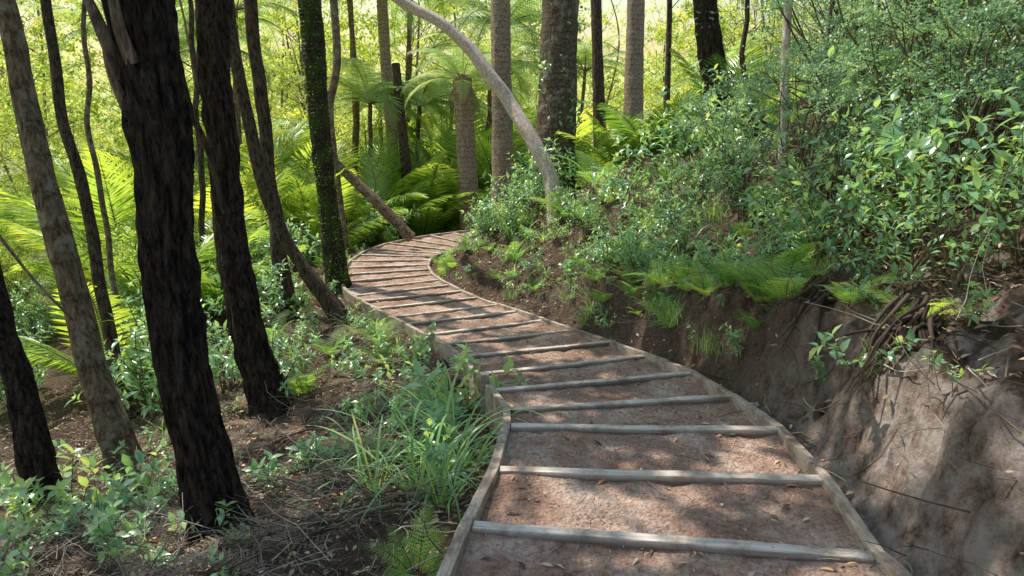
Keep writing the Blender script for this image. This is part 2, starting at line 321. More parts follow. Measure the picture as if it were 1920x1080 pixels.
for side in(0,1):
    cuts=[0,2,4,5.5,7,9,11,13,15,16.5,18,19.5,21,22.5,24,26,n-1.02]
    if side==1: cuts=[0,2,4,6,7,8.5,10,12,14,16,17.5,19,20.5,22,24,26,n-1.02]
    for q in range(len(cuts)-1):
        ts=np.arange(cuts[q],cuts[q+1]+1e-6,.25);pts=[]
        for tq in ts:
            l,r=edge(tq,0),edge(tq,1);d=(r-l)/np.linalg.norm(r-l)
            p=(l-d*.03) if side==0 else (r+d*.03)
            pts.append((p[0],p[1],ztop(tq)+.008+(.006 if q%2 else 0)))
        pts=np.array(pts);dd=nrm(pts[-1]-pts[-2]);pts[-1]-=dd*.003
        plank(pts,.045,.40,100+side*50+q,M_edge,'edging_board',"long weathered timber edging board holding in the earth path",'edging board','timber boards edging the path')
for (x,y,h) in [(-.20,4.72,.05),(1.50,3.9,.01)]:
    z=float(zp(y))+h
    plank([(x-.03,y,z),(x+.03,y,z)],.06,.65,int(900+x*10),M_edge,'timber_peg',"square timber peg holding the path edging board",'peg','pegs holding the edging boards')
# ---------------------------------------------------------------- plant prototypes
def stemleaves(mb,pts,T,L,W,step,rng,matl=1,start=.3,spread=1.,droop=.2,tone=(.15,.85)):
    pts=np.asarray(pts);seg=np.linalg.norm(np.diff(pts,axis=0),axis=1);arc=np.concatenate([[0],np.cumsum(seg)]);tot=arc[-1]
    a=np.arange(tot*start,tot,step)
    if len(a)==0:return
    a=a+rng.normal(size=len(a))*step*.2;a=np.append(a,[tot]*3)
    P=np.column_stack([np.interp(a,arc,pts[:,k]) for k in range(3)])
    tg=nrm(np.column_stack([np.interp(a,arc,np.gradient(pts[:,k])) for k in range(3)]))
    ang=np.arange(len(a))*2.4+rng.normal(size=len(a))*.4
    ref=np.where(np.abs(tg[:,2:3])>.8,[[1,0,0]],[[0,0,1]]);x=nrm(np.cross(tg,ref));y=np.cross(tg,x)
    d=tg*.5+(x*np.cos(ang)[:,None]+y*np.sin(ang)[:,None])*spread;d[:,2]-=droop*rng.random(len(a));d[:,2]+=.1
    nn=np.tile([0,0,1.],(len(a),1))+rng.normal(size=(len(a),3))*.35+tg*.3
    k=.55+.55*rng.random(len(a))
    scat(mb,T,P,d,nn,L*k,W*k,matl,rng.uniform(*tone,size=len(a))+.15*(a/tot))
def shrub(seed,H,nst,L,W,step,T=LEAF,ml=None,twigs=4,lean=.6,ms=M_stem,name='s',rad=.009,st=.45):
    r=np.random.default_rng(seed);mb=MB()
    for s in range(nst):
        az=r.uniform(0,6.28);el=r.uniform(.25,1)*lean;h=H*r.uniform(.55,1)
        p=[np.array([r.normal()*.05,r.normal()*.05,-.05])];d=np.array([math.cos(az)*el,math.sin(az)*el,1.])
        for k in range(6):
            d=d+r.normal(size=3)*.16;d[2]=max(.25,d[2]-.04);p.append(p[-1]+d/np.linalg.norm(d)*h/6)
        p=smoothpts(p,14);tube(mb,p,np.linspace(rad,rad*.3,14),5,0,cap=False)
        stemleaves(mb,p,T,L,W,step,r,start=st)
        for t in range(twigs):
            i=r.integers(4,13);a2=r.uniform(0,6.28);q=[p[i]];d=np.array([math.cos(a2),math.sin(a2),.5])
            l=h*r.uniform(.18,.4)
            for k in range(4): d=d+r.normal(size=3)*.2;q.append(q[-1]+nrm(d)*l/4)
            tube(mb,q,np.linspace(rad*.45,rad*.15,5),4,0,cap=False)
            stemleaves(mb,q,T,L,W,step,r,start=.15)
    return mb.mesh(name,[ms,ml])
def tinyshrub(seed,H,Wd,nc,nl,L,ml,T=DIAM,name='s',rad=.014,flat=.5,lw=.62,low=.25,csz=(.22,.42),stems=True,ms=None,keep=None):
    r=np.random.default_rng(seed);mb=MB()
    base=[]
    for c in range(nc):
        a=r.uniform(0,6.28);rr=Wd*math.sqrt(r.random());zz=H*(low+(1-low)*r.random()**.8)*(1-.25*(rr/Wd)**2)
        base.append((rr*math.cos(a),rr*math.sin(a),zz))
    for c in base:
        c=np.array(c)
        if stems: p=smoothpts([(0,0,-.1),c*[.25,.25,.4]+r.normal(size=3)*.05*H,c*[.65,.65,.75]+r.normal(size=3)*.05*H,c],9)
        else: p=smoothpts([(0,0,c[2]*.75),c*[.4,.4,.85],c],6)
        tube(mb,p,np.linspace(rad,rad*.25,len(p)),4,0,cap=False)
        m=nl//nc;sz=Wd*r.uniform(*csz)
        nt=max(4,m//16);o=nrm(r.normal(size=(nt,3)))*[1,1,flat];st=c+r.normal(size=(nt,3))*sz*.25*[1,1,flat];en=st+o*sz*r.uniform(.4,1.2,size=(nt,1))+[0,0,-.05*sz]
        k=m//nt
        tq=r.random((nt,k,1));P=(st[:,None]*(1-tq)+en[:,None]*tq).reshape(-1,3);dd=np.repeat(nrm(en-st),k,0)
        d=dd*.6+r.normal(size=P.shape)*.6;nn=np.array([0,0,1.])+r.normal(size=P.shape)*.5
        P=P+r.normal(size=P.shape)*L*.25
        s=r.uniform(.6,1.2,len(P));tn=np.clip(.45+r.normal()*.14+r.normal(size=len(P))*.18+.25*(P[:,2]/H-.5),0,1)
        if keep is not None:
            kk=keep(P);P,d,nn,s,tn=P[kk],d[kk],nn[kk],s[kk],tn[kk]
            if len(P)==0: continue
        scat(mb,T,P,d,nn,L*s,L*lw*s,1,tn)
        side=nrm(np.cross(en-st,[0,0,1.]))*rad*.12
        V=np.stack([st-side,st+side,en+side*.3,en-side*.3],1);mb.add(V.reshape(-1,3),[(np.arange(nt)[:,None]*4+np.arange(4))],0)
    return mb.mesh(name,[ms or M_stem,ml])
def frond(mb,base,az,el,L,npin,pinL,curve,T,ml,r,pw=.3,ang=.35,prof='fern',tone=.5,rad=.006,droop=.15,start=.12):
    K=24;t=np.linspace(0,1,K);e=el-curve*t**1.3;aa=az+.15*r.normal()*t
    d=np.column_stack([np.cos(e)*np.cos(aa),np.cos(e)*np.sin(aa),np.sin(e)])
    P=base+np.vstack([[0,0,0],np.cumsum((d[:-1]+d[1:])/2*L/(K-1),axis=0)])
    tube(mb,P,np.linspace(rad,rad*.25,K),4,0,cap=False,tone=tone)
    u=np.linspace(start,.99,npin);u2=np.repeat(u,2);sd=np.tile([1,-1],npin)
    Q=np.column_stack([np.interp(u2,t,P[:,k]) for k in range(3)]);tg=nrm(np.column_stack([np.interp(u2,t,d[:,k]) for k in range(3)]))
    side=nrm(np.cross(tg,[0,0,1.]));up=np.cross(side,tg)
    if prof=='fern': pl=pinL*np.clip(np.minimum(1,(u2+.08)*3.2),0,1)*(1-u2**2.2)**.8+.02*pinL
    else: pl=pinL*np.clip(.55+1.3*u2,0,1)*(1-u2**5)+.15*pinL
    fa=ang+.7*(u2**3)
    dd=side*(sd*np.cos(fa))[:,None]+tg*np.sin(fa)[:,None]+up*.12-np.array([0,0,1])*droop*(.6+.8*r.random((len(u2),1)))
    scat(mb,T,Q,dd,up+r.normal(size=Q.shape)*.08,pl,pl*pw,ml,np.clip(tone+r.normal(size=len(u2))*.1,0,1))
def fernclump(seed,nf,L,T=PINNA,name='f',elr=(.5,1.1),curve=1.1,pin=.32,npin=20,ml=M_fern,z0=0,rad=.005,base_r=.03,pw=.34,prof='fern',droop=.15,ang=.35,ms=M_stem):
    r=np.random.default_rng(seed);mb=MB()
    for i in range(nf):
        az=i*2.4+r.normal()*.3;l=L*r.uniform(.6,1.15)
        frond(mb,np.array([math.cos(az)*base_r,math.sin(az)*base_r,z0]),az,r.uniform(*elr),l,npin,l*pin,curve*r.uniform(.7,1.2),T,1,r,pw=pw,prof=prof,tone=r.uniform(.15,.85),rad=rad,droop=droop,ang=ang)
    return mb.mesh(name,[ms,ml])
def blades(seed,nb,L,W,name,el=(.9,1.5),bend=1.6,sp=.07,ml=M_grass,K=8):
    r=np.random.default_rng(seed);mb=MB()
    az=r.uniform(0,6.28,nb);e0=r.uniform(*el,nb);l=L*r.uniform(.35,1.1,nb);bd=bend*r.uniform(.4,1.3,nb)
    t=np.linspace(0,1,K);e=e0[:,None]-bd[:,None]*t[None]**1.6
    A=az[:,None]+r.normal(size=(nb,1))*.5*t[None]
    d=np.stack([np.cos(e)*np.cos(A),np.cos(e)*np.sin(A),np.sin(e)],-1)
    b=np.column_stack([r.normal(size=nb)*sp,r.normal(size=nb)*sp,np.full(nb,-.03)])
    P=b[:,None]+np.concatenate([np.zeros((nb,1,3)),np.cumsum(d[:,:-1]*(l/(K-1))[:,None,None],axis=1)],1)
    side=nrm(np.stack([-np.sin(A+.3),np.cos(A+.3),0*A],-1));w=W*np.interp(t,[0,.15,.4,.6,.8,1],[.7,1,.95,.8,.5,.03])[None,:,None]*r.uniform(.7,1.2,(nb,1,1))
    V=np.stack([P-side*w/2,P+side*w/2],2).reshape(nb,-1,3)
    i=(np.arange(nb)*K*2)[:,None,None];j=(np.arange(K-1)*2)[None,:,None]
    f=(i+j+np.array([0,1,3,2])[None,None]).reshape(-1,4)
    mb.add(V.reshape(-1,3),[f],0,np.repeat(r.uniform(.1,.95,nb),K*2));return mb.mesh(name,[ml])
PR={}
PR['broad']=[shrub(10+i,1.25,7,.095,.05,.07,ml=M_leaf,name='leafy_shrub',twigs=3) for i in range(3)]
PR['big']=[shrub(15+i,1.7,5,.135,.062,.11,ml=M_leaf,name='large_leaved_shrub',twigs=3,lean=.8,st=.35) for i in range(2)]
PR['seed']=[shrub(20+i,.5,3,.095,.05,.045,ml=M_leaf,name='seedling',twigs=2,rad=.005) for i in range(3)]
PR['lance']=[shrub(30+i,1.0,9,.11,.042,.05,T=LEAF,ml=M_leaf,name='lance_shrub',twigs=4) for i in range(2)]
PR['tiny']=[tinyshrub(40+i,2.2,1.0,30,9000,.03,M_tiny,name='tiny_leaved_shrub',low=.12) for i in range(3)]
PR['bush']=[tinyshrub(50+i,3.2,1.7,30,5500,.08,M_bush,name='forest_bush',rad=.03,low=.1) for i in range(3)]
PR['fern']=[fernclump(60+i,8,.6,name='fern',elr=(.8,1.35),curve=1.3,pin=.26) for i in range(3)]
PR['tuss']=[blades(70+i,24,1.25,.023,'grass_tussock',el=(.7,1.4),bend=2.9,sp=.05,K=14) for i in range(3)]
PR['fine']=[blades(75+i,200,.42,.004,'fine_grass',sp=.1) for i in range(2)]
PR['palm']=[fernclump(80+i,11,2.2,T=LANCE,name='young_palm',elr=(.8,1.45),curve=.7,pin=.26,npin=38,ml=M_palm,rad=.014,base_r=.06,pw=.06,prof='palm',droop=.25,ang=.7) for i in range(3)]
M_deadf=leafmat('dead_fern',(.12,.075,.05),(.54,.42,.30),.15,.8,.2,(1,1,1))
PR['dead']=[fernclump(86+i,5,.8,name='dead_fern',elr=(.05,.35),curve=.5,npin=18,pin=.22,ml=M_deadf,pw=.28,ms=M_deadf,rad=.004) for i in range(2)]
M_fibre=barkmat('fern_trunk_fibre',(.12,.08,.05),(.42,.31,.20),ring=9,bump=1.)
def treefern(seed,H):
    fr=fernclump(seed,17,2.5,name='crown',elr=(.1,1.25),curve=1.9,pin=.24,npin=30,ml=M_tfern,z0=0,rad=.015,base_r=.06,pw=.27,droop=.35)
    mb=MB();r=np.random.default_rng(seed);p=smoothpts([(0,0,-.3),(r.normal()*.06,r.normal()*.06,H*.5),(0,0,H)],20)
    tube(mb,p,np.linspace(.08,.055,20),12,0,rough=.35,seed=seed)
    return mb.mesh('trunk',[M_fibre]),fr,H
TF=[treefern(90+i,h) for i,h in enumerate((2.4,3.9,5.2))]
M_bk=barkmat('forest_bark',(.12,.095,.07),(.40,.32,.24))
def foresttree(seed,H):
    mb=MB();r=np.random.default_rng(seed);p=smoothpts([(0,0,-.4),(r.normal()*.7,r.normal()*.7,H*.35),(r.normal()*.7,r.normal()*.7,H*.7),(0,0,H*.97)],30)
    tube(mb,p,np.linspace(.065,.015,30),10,0,rough=.2,seed=seed)
    for q in range(9):
        z=H*r.uniform(.15,.9);a=r.uniform(0,6.28);c=np.array([np.interp(z,p[:,2],p[:,0]),np.interp(z,p[:,2],p[:,1]),z]);l=r.uniform(1,2.2)
        tube(mb,[c,c+[math.cos(a)*l*.5,math.sin(a)*l*.5,l*.3],c+[math.cos(a)*l,math.sin(a)*l,l*.45]],[.03,.02,.008],5,0,cap=False)
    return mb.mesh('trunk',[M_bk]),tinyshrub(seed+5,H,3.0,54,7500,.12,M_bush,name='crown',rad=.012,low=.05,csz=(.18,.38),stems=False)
FT=[foresttree(300+10*i,h) for i,h in enumerate((8.5,10.5,12.5))]
INFO={'broad':('leafy_shrub',"leafy green shrub with glossy oval leaves on forest slope",'shrub','leafy shrubs on the slope'),
'big':('large_leaved_shrub',"light green shrub with large glossy leaves overhanging clay bank",'shrub','large-leaved shrubs on the bank'),
'seed':('seedling',"small green seedling with broad pointed leaves in leaf litter",'seedling','seedlings on the forest floor'),
'lance':('lance_leaved_shrub',"green shrub with long pointed leaves growing on bank",'shrub','long-leaved shrubs on the bank'),
'tiny':('small_leaved_shrub',"dense shrub with tiny blue-green leaves on steep bank",'shrub','small-leaved shrubs on the bank'),
'bush':('forest_bush',"tall sunlit yellow-green bush in the forest understorey",'bush','understorey bushes'),
'fern':('fern',"green fern with feathery fronds growing from leaf litter",'fern','ferns on the forest floor'),
'dead':('dead_fern',"dry brown dead fern fronds lying on leaf litter",'dead fern','dead ferns on the forest floor'),
'tuss':('grass_tussock',"clump of long arching strap-like green grass beside path",'grass','grass clumps beside the path'),
'fine':('fine_grass_tuft',"tuft of thin fine green grass on the bank",'grass','fine grass tufts'),
'palm':('young_palm',"young palm with long arching green feather fronds",'palm','young palms'),}
cnt={}
def put(k,x,y,sc=1.,dz=0,rot=None,tilt=None):
    nm,lb,ct,gr=INFO[k];ms=PR[k];q=cnt.get(k,0);cnt[k]=q+1
    return obj(nm,ms[q%len(ms)],(x,y,ter1(x,y)+dz),R.uniform(0,6.28) if rot is None else rot,sc*R.uniform(.9,1.1),lb,ct,group=gr,tilt=tilt or (R.normal()*.06,R.normal()*.06))
def put_tf(x,y,sc=1.,k=None):
    q=R.integers(0,3) if k is None else k;tr,fr,H=TF[q]
    e=obj('tree_fern',None,(x,y,ter1(x,y)),R.uniform(0,6.28),sc*R.uniform(.9,1.1),"tree fern with fibrous trunk and pale spreading feathery fronds",'tree fern',group='tree ferns in the valley',tilt=(R.normal()*.09,R.normal()*.09))
    obj('trunk',tr,parent=e);obj('crown',fr,(0,0,H-.03),parent=e)
def put_ft(x,y,sc=1.):
    tr,cr=FT[R.integers(0,3)]
    e=obj('forest_tree',None,(x,y,ter1(x,y)),R.uniform(0,6.28),sc*R.uniform(.85,1.15),"slim forest tree with airy sunlit yellow-green foliage",'tree',group='trees in the sunlit forest')
    obj('trunk',tr,parent=e);obj('crown',cr,parent=e)
# ---------------------------------------------------------------- trees
def at(u,v,d):
    a=(u-960)/1280;b=(v-540)/1280
    return np.array([a*d,d*(.9659-.2588*b),1.55-d*(.2588+.9659*b)])
B_black=barkmat('black_bark',(.006,.0045,.0035),(.12,.078,.054),lichen=0,bump=1.)
B_brown=barkmat('mottled_brown_bark',(.09,.062,.04),(.36,.265,.17),lichen=.8,ring=3.2)
B_dark=barkmat('dark_brown_bark',(.022,.016,.011),(.18,.125,.085),bump=.8)
B_moss=barkmat('mossy_bark',(.015,.012,.008),(.09,.07,.045),moss=.6,bump=1.)
B_nik=barkmat('ringed_palm_bark',(.17,.12,.085),(.56,.43,.31),ring=8,stretch=.6,lichen=.3)
B_nikd=barkmat('dark_ringed_palm_bark',(.05,.037,.028),(.27,.20,.145),ring=8,stretch=.6,lichen=.6)
B_pale=barkmat('pale_smooth_bark',(.46,.34,.29),(.84,.73,.65),bump=.5,stretch=.5)
# canopy: unseen crowns added to shade the path, leaves cut out to shape sun patches
PATCH=[(.12,2.50,.36,.27),(.42,2.46,.24,.2),(.0,2.85,.2,.22),(.95,2.46,.16,.07),(.6,1.95,.16,.08),(.2,4.3,.35,.12),(.75,4.95,.4,.12),(1.0,5.7,.35,.16),(.1,5.3,.3,.12),(.2,6.4,.5,.15),(1.70,2.30,.22,.35),(2.0,2.7,.3,.2),(-1.2,2.2,.35,.25),(-2.4,3.4,.5,.3),(-1.9,4.6,.5,.3),(2.6,3.5,.4,.3),(3.1,4.4,.5,.5),(-.7,3.6,.4,.25),(-1.2,3.2,.3,.3)]
def lit(P):
    z=np.zeros(len(P))
    for _ in range(3):
        k=(P[:,2]-z)/SUN[2];x=P[:,0]-SUN[0]*k;y=P[:,1]-SUN[1]*k;z=zp(np.clip(y,-2,30))
    z=z+np.clip((x-1.6)*.45,0,3)*(x>1.6);k=(P[:,2]-z)/SUN[2];x=P[:,0]-SUN[0]*k;y=P[:,1]-SUN[1]*k
    m=np.zeros(len(P),bool)
    for a,b,c,d in PATCH: m|=((x-a)/c)**2+((y-b)/d)**2<1
    thr=.25-.40*ss(4.4,8.2,y)-.14*ss(-.6,-1.6,x)-.09*ss(1.8,2.6,x)
    m|=fbm(x*1.7+3,y*2.6+8,3)>thr
    return m
def shade_crown_at(e,base,pos,rad,seed,nl=8500):
    pos=np.array(pos,float)
    keep=lambda P:~lit(P+pos)
    me=tinyshrub(seed,2.2,rad,40,nl,.15,M_crown,name='crown',rad=.015,flat=.6,lw=.65,csz=(.28,.45),keep=keep)
    obj('crown',me,tuple(pos-base),parent=e)  # crown out of view, added for its shade; leaves over sun patches dropped
def tree(name,pts,w,d,mat,label,top=9.,rough=.12,sides=24,flare=1.35,cr=None,wav=0):
    P=[at(u,v,d if np.isscalar(d) else d[i]) for i,(u,v) in enumerate(pts)]
    rad=[x/2/1280*(d if np.isscalar(d) else d[i]) for i,x in enumerate(w)]
    dn=nrm(P[-1]-P[-2])
    zt=ter1(P[-1][0],P[-1][1])
    if P[-1][2]>zt-.05:
        L=(P[-1][2]-zt)/max(.3,-dn[2])+.25;P.append(P[-1]+dn*L);rad.append(rad[-1]*flare)
    if top:
        dr=nrm(P[0]-P[1]);q=P[0].copy();rr=rad[0];k=0
        while q[2]<(cr[0][2] if cr is not None else top) and k<12:
            dr=nrm(dr*[.8,.8,1]+[0,0,.1])
            if cr is not None: dr=nrm(dr+.35*nrm(np.array(cr[0])+[0,0,.5]-q))
            q=q+dr*.9;rr*=.88;P.insert(0,q.copy());rad.insert(0,rr);k+=1
    P=np.array(P)[::-1];rad=np.array(rad)[::-1]
    base=P[0].copy();base[2]=ter1(base[0],base[1])
    L=np.linalg.norm(np.diff(P,axis=0),axis=1).sum();m=int(L/(.025 if sides>30 else .04))+4
    S=smoothpts(P,m);Rr=np.interp(np.linspace(0,len(P)-1,m),np.arange(len(P)),rad)
    mb=MB();tube(mb,S-base,Rr,sides,0,rough=rough,seed=len(label)+int(w[0]),wav=wav)
    e=obj(name,None,base,label=label,cat='tree')
    obj('trunk',mb.mesh('trunk',[mat]),parent=e)
    if cr is not None: shade_crown_at(e,base,cr[0],cr[1],cr[2])
    return e,S,base,Rr
def cling(T,nl,L,zr,T_,ml,name,seed=0,out=.6,lw=.6,per=25):
    e,S,base,Rr=T;r=np.random.default_rng(seed);m=(S[:,2]>zr[0])&(S[:,2]<zr[1]);idx=np.where(m)[0]
    cc=r.choice(idx,max(4,nl//per));ca_=r.uniform(0,6.28,len(cc));w=r.integers(0,len(cc),nl)
    i=np.clip(cc[w]+(r.normal(size=nl)*4).astype(int),idx[0],idx[-1]);a=ca_[w]+r.normal(size=nl)*.6
    o=np.column_stack([np.cos(a),np.sin(a),np.zeros(nl)])
    P=S[i]-base+o*(Rr[i]*.98+r.random(nl)**2*L*1.2)[:,None]
    mb=MB();d=o*out+r.normal(size=(nl,3))*.7-[0,0,.25];s=r.uniform(.6,1.2,nl)
    scat(mb,T_,P,d,o+[0,0,.5]+r.normal(size=(nl,3))*.6,L*s,L*lw*s,0,np.clip(r.normal(.5,.25,nl),0,1));obj(name,mb.mesh(name,[ml]),parent=e)
big=tree('tree',[(236,-150),(262,0),(298,300),(335,560),(375,800),(412,1005)],[116,110,100,90,88,108],3.75,B_black,"thick black rough-barked trunk with split stub, rooted in leaf litter",rough=.32,sides=72,wav=.07,cr=((-3.7,5.2,6.0),2.5,401))
mb=MB();e,S,base,_=big
tube(mb,smoothpts([at(232,150,3.72),at(196,70,3.66),at(160,-10,3.6),at(120,-60,3.55)],20)-base,np.linspace(.045,.012,20),8,0,rough=.4,seed=4)
tube(mb,smoothpts([at(240,200,3.72),at(205,130,3.62),at(188,60,3.58)],14)-base,np.linspace(.035,.004,14),6,0,rough=.5,seed=9)
tube(mb,smoothpts([at(250,120,3.66),at(222,40,3.58),at(205,-60,3.5)],14)-base,np.linspace(.045,.02,14),6,0,rough=.5,seed=2)
obj('broken_branch',mb.mesh('broken_branch',[barkmat('split_wood',(.08,.055,.04),(.40,.3,.21),bump=.8)]),parent=e)
tree('tree',[(392,-120),(405,0),(432,350),(465,560),(505,770)],[60,56,50,52,74],6.9,B_black,"slender black rough-barked trunk leaning slightly over leafy slope",sides=44,rough=.34,wav=.10,cr=((-2.6,6.3,6.0),2.6,402))
tree('tree',[(-6,-100),(18,0),(75,260),(135,500),(190,720),(240,860)],[34,36,41,45,50,66],6.4,B_brown,"mottled brown trunk with lichen patches rooted on fern slope",sides=32,wav=.08,rough=.18)
tree('tree',[(-60,300),(-38,400),(-12,560),(28,700),(74,880)],[38,40,42,46,62],5.6,B_black,"stout dark shaggy trunk standing among low seedlings",rough=.38,sides=40,wav=.08)
tree('tree',[(78,-80),(92,20),(120,200),(168,420),(208,640),(240,770)],[17,18,19,21,22,30],7.9,B_dark,"thin dark trunk leaning beside mottled brown tree",wav=.10,cr=((-5.6,7.2,6.0),2.3,403))
T5=tree('tree',[(568,-100),(580,0),(598,220),(615,380),(632,515)],[40,40,38,36,46],11.2,B_moss,"straight trunk wrapped in dark green moss beside path curve",rough=.2,cr=((-3.6,11.4,6.6),2.0,404))
cling(T5,3000,.035,(-1.2,4.5),DIAM,M_crown,'moss',3,out=.4,per=60)
tree('tree',[(418,-80),(440,120),(480,290),(530,430),(575,500),(608,550)],[20,22,24,24,24,32],9.4,B_dark,"thin dark curved trunk bending down to path edge",wav=.1,cr=((-2.3,8.8,6.2),2.7,405))
tree('tree',[(470,-40),(490,180),(505,360),(535,560)],[24,24,26,32],10.2,B_dark,"narrow dark upright trunk amid ferns",wav=.1)
tree('tree',[(620,-60),(632,110),(618,200),(626,300),(640,420)],[14,15,15,16,18],14.5,B_brown,"spindly wavy brown trunk in sunlit undergrowth",top=None)
tree('tree',[(715,-30),(722,100),(732,220),(742,360)],[20,20,21,23],20,B_nik,"slim pale ringed palm trunk in sunlit fern gully")
tree('tree',[(742,120),(750,200),(764,340)],[16,17,20],19,B_dark,"short dark fern trunk in sunlit gully",top=None)
T10=tree('tree',[(867,150),(874,280),(881,420)],[36,34,38],17.2,B_nik,"pale brown ringed fern trunk with drooping frond crown",top=None,rough=.2)
tp=T10[1][-1]-T10[2];obj('crown',TF[0][1],tuple(tp),1.,.75,parent=T10[0])
M_df=fernclump(99,10,1.1,name='dead_skirt',elr=(-1.2,-.5),curve=.6,pin=.2,npin=18,ml=M_deadf,ms=M_deadf,rad=.012,base_r=.12)
obj('dead_skirt',M_df,tuple(tp-[0,0,.05]),.4,.9,parent=T10[0])
tree('tree',[(938,-40),(940,150),(943,350)],[36,37,42],15.5,B_nik,"tall straight ringed brown palm trunk behind shrubs")
T12=tree('tree',[(1052,-40),(1046,150),(1038,360)],[68,70,80],13,B_nikd,"thick dark ringed palm trunk with climbing leaves",sides=30,cr=((1.5,11.8,6.8),2.4,406))
cling(T12,520,.11,(-.5,4),LEAF,M_leaf,'climbing_leaves',5,out=.9)
tree('tree',[(1117,-40),(1120,100),(1124,230)],[20,20,24],17,B_dark,"narrow dark trunk rising behind palm fronds")
tree('tree',[(1193,-40),(1191,60),(1188,180)],[32,33,36],18,B_nik,"straight ringed brown trunk in sunny forest")
T16=tree('tree',[(1318,-40),(1330,80),(1345,180),(1375,310)],[44,44,48,64],11,B_black,"dark crooked trunk rooted high on the shrubby bank",rough=.25)
cling(T16,200,.07,(1,3),LEAF,M_leaf,'climbing_leaves',6,out=.9)
tree('tree',[(1480,-40),(1471,150),(1466,360)],[14,15,18],8.4,B_pale,"thin pale grey sapling trunk on the bank")
tree('tree',[(1256,-40),(1254,80),(1250,200)],[10,10,12],14,B_dark,"very thin dark sapling trunk on bank")
tree('leaning_tree',[(660,-80),(745,0),(820,42),(882,92),(920,150),(958,212),(1000,290),(1028,350),(1040,430)],[18,19,20,23,25,26,27,28,34],[12.6,12.3,12.1,12,11.8,11.7,11.5,11.4,11.3],B_pale,"smooth pale pinkish trunk arching over path toward sunlight",rough=.16,top=6,wav=.18,cr=((-.6,9.4,6.2),2.3,407))
def log(name,pts,r0,r1,mat,label,sides=10,rough=.2,cat='branch'):
    pts=np.array(pts);base=pts[0].copy();m=30;S=smoothpts(pts,m);mb=MB();tube(mb,S-base,np.linspace(r0,r1,m),sides,0,rough=rough,seed=len(label));return obj(name,mb.mesh(name,[mat]),base,label=label,cat=cat)
log('leaning_dead_tree',[at(772,446,14.3),at(700,372,14.4),at(630,306,14.5),at(600,260,14.6)],.12,.09,B_brown,"leaning dead brown tree resting among sunlit shrubs",cat='tree')
log('dead_branch',[at(-60,380,4.9),at(0,445,4.9),at(60,520,4.9),at(125,588,5),at(180,640,5.1)],.014,.008,B_brown,"thin brown dead branch slanting across dark trunks")
log('dead_branch',[at(340,150,5),at(360,215,5),at(392,285,5.2),at(420,400,5.4)],.03,.016,B_dark,"dark dead branch hanging between two black trunks")
for q,(u1,v1,u2,v2,d_,w_) in enumerate([(150,-60,230,560,9,10),(350,-50,395,520,12,11),(1400,-60,1425,330,10.5,10),(1560,-60,1530,330,8,8),(1640,-60,1680,350,7.5,7)]):
    tree('sapling',[(u1,v1),((u1+u2)/2+R.normal()*12,(v1+v2)/2),(u2,v2)],[w_*.8,w_,w_*1.1],d_,B_dark if q%3 else B_brown,"slender dark forest sapling among ferns and shrubs",wav=.15,sides=10,top=5)
# ---------------------------------------------------------------- planting
for x,y,s in [(-.34,3.45,.78),(-.38,3.85,.78),(-.50,3.25,.7),(-.62,3.7,.75),(-.34,3.05,.55),(-.9,3.85,.55),(-.27,3.65,.6),(-.75,3.35,.55)]: put('tuss',x,y,s)
for x,y,s in [(-.45,4.75,1.6),(-.38,4.95,1.3),(-.55,4.55,1.),(-1.0,5.1,1.0),(-1.25,5.9,1.0),(-.75,5.0,.9),(-1.5,6.6,.9),(-2.45,4.2,1.1),(-2.7,3.9,1.2),(-3.1,4.6,1.3),(-3.3,4.4,1.4),(-2.2,3.3,.8),(-2.6,3.2,1.0),(-2.9,4.9,1.1),(-1.7,2.9,.5),(-1.2,2.5,.6),(1.62,2.9,.8),(1.72,3.5,.5),(1.6,2.3,.4),(1.8,3.2,.5),(1.85,2.6,.6),(1.9,3.5,.8)]: put('seed',x,y,s)
for x,y,s in [(-.38,2.35,.5),(1.75,4.2,.9),(1.9,4.7,1.),(1.75,4.6,.8),(1.9,3.1,.6),(1.85,3.6,.6),(-2.2,6.6,.9),(1.6,5.9,.8),(1.5,6.4,.8),(1.7,5.2,.7),(.9,10.9,1.4),(1.4,11.5,1.5)]: put('fern',x,y,s)
for x,y,s in [(2.15,3.6,.8),(2.4,4.1,.9),(2.1,4.5,.8),(2.6,5.0,1.),(2.5,2.8,.6),(2.1,3.1,.6)]: put('broad',x,y,s)
for x,y,s in [(2.5,3.3,.75),(2.7,3.7,.85),(2.45,3.9,.7),(2.8,3.1,.85),(2.4,4.8,.7)]: put('big',x,y,s)
for x,y,s in [(2.0,3.8,.6),(2.4,4.4,.8),(2.2,5.1,.8),(.45,11.8,1.2),(.75,12.3,1.4),(.3,12.5,1.1),(.8,10.8,.7),(2.2,9.4,1.4),(2.7,9.8,1.5),(1.7,9.9,1.3),(2.9,8.8,1.2),(.2,13.0,1.1),(3.2,10.6,1.5),(-3.3,7.4,1.1),(-3.9,6.9,1.2),(-4.4,8.2,1.3)]: put('lance',x,y,s)
for x,y,s in [(.0,11.2,.6),(.25,10.9,.6),(-.1,12.0,.65),(.1,11.6,.6),(.5,10.5,.5),(-.2,12.7,.6)]: put('tuss',x,y,s)
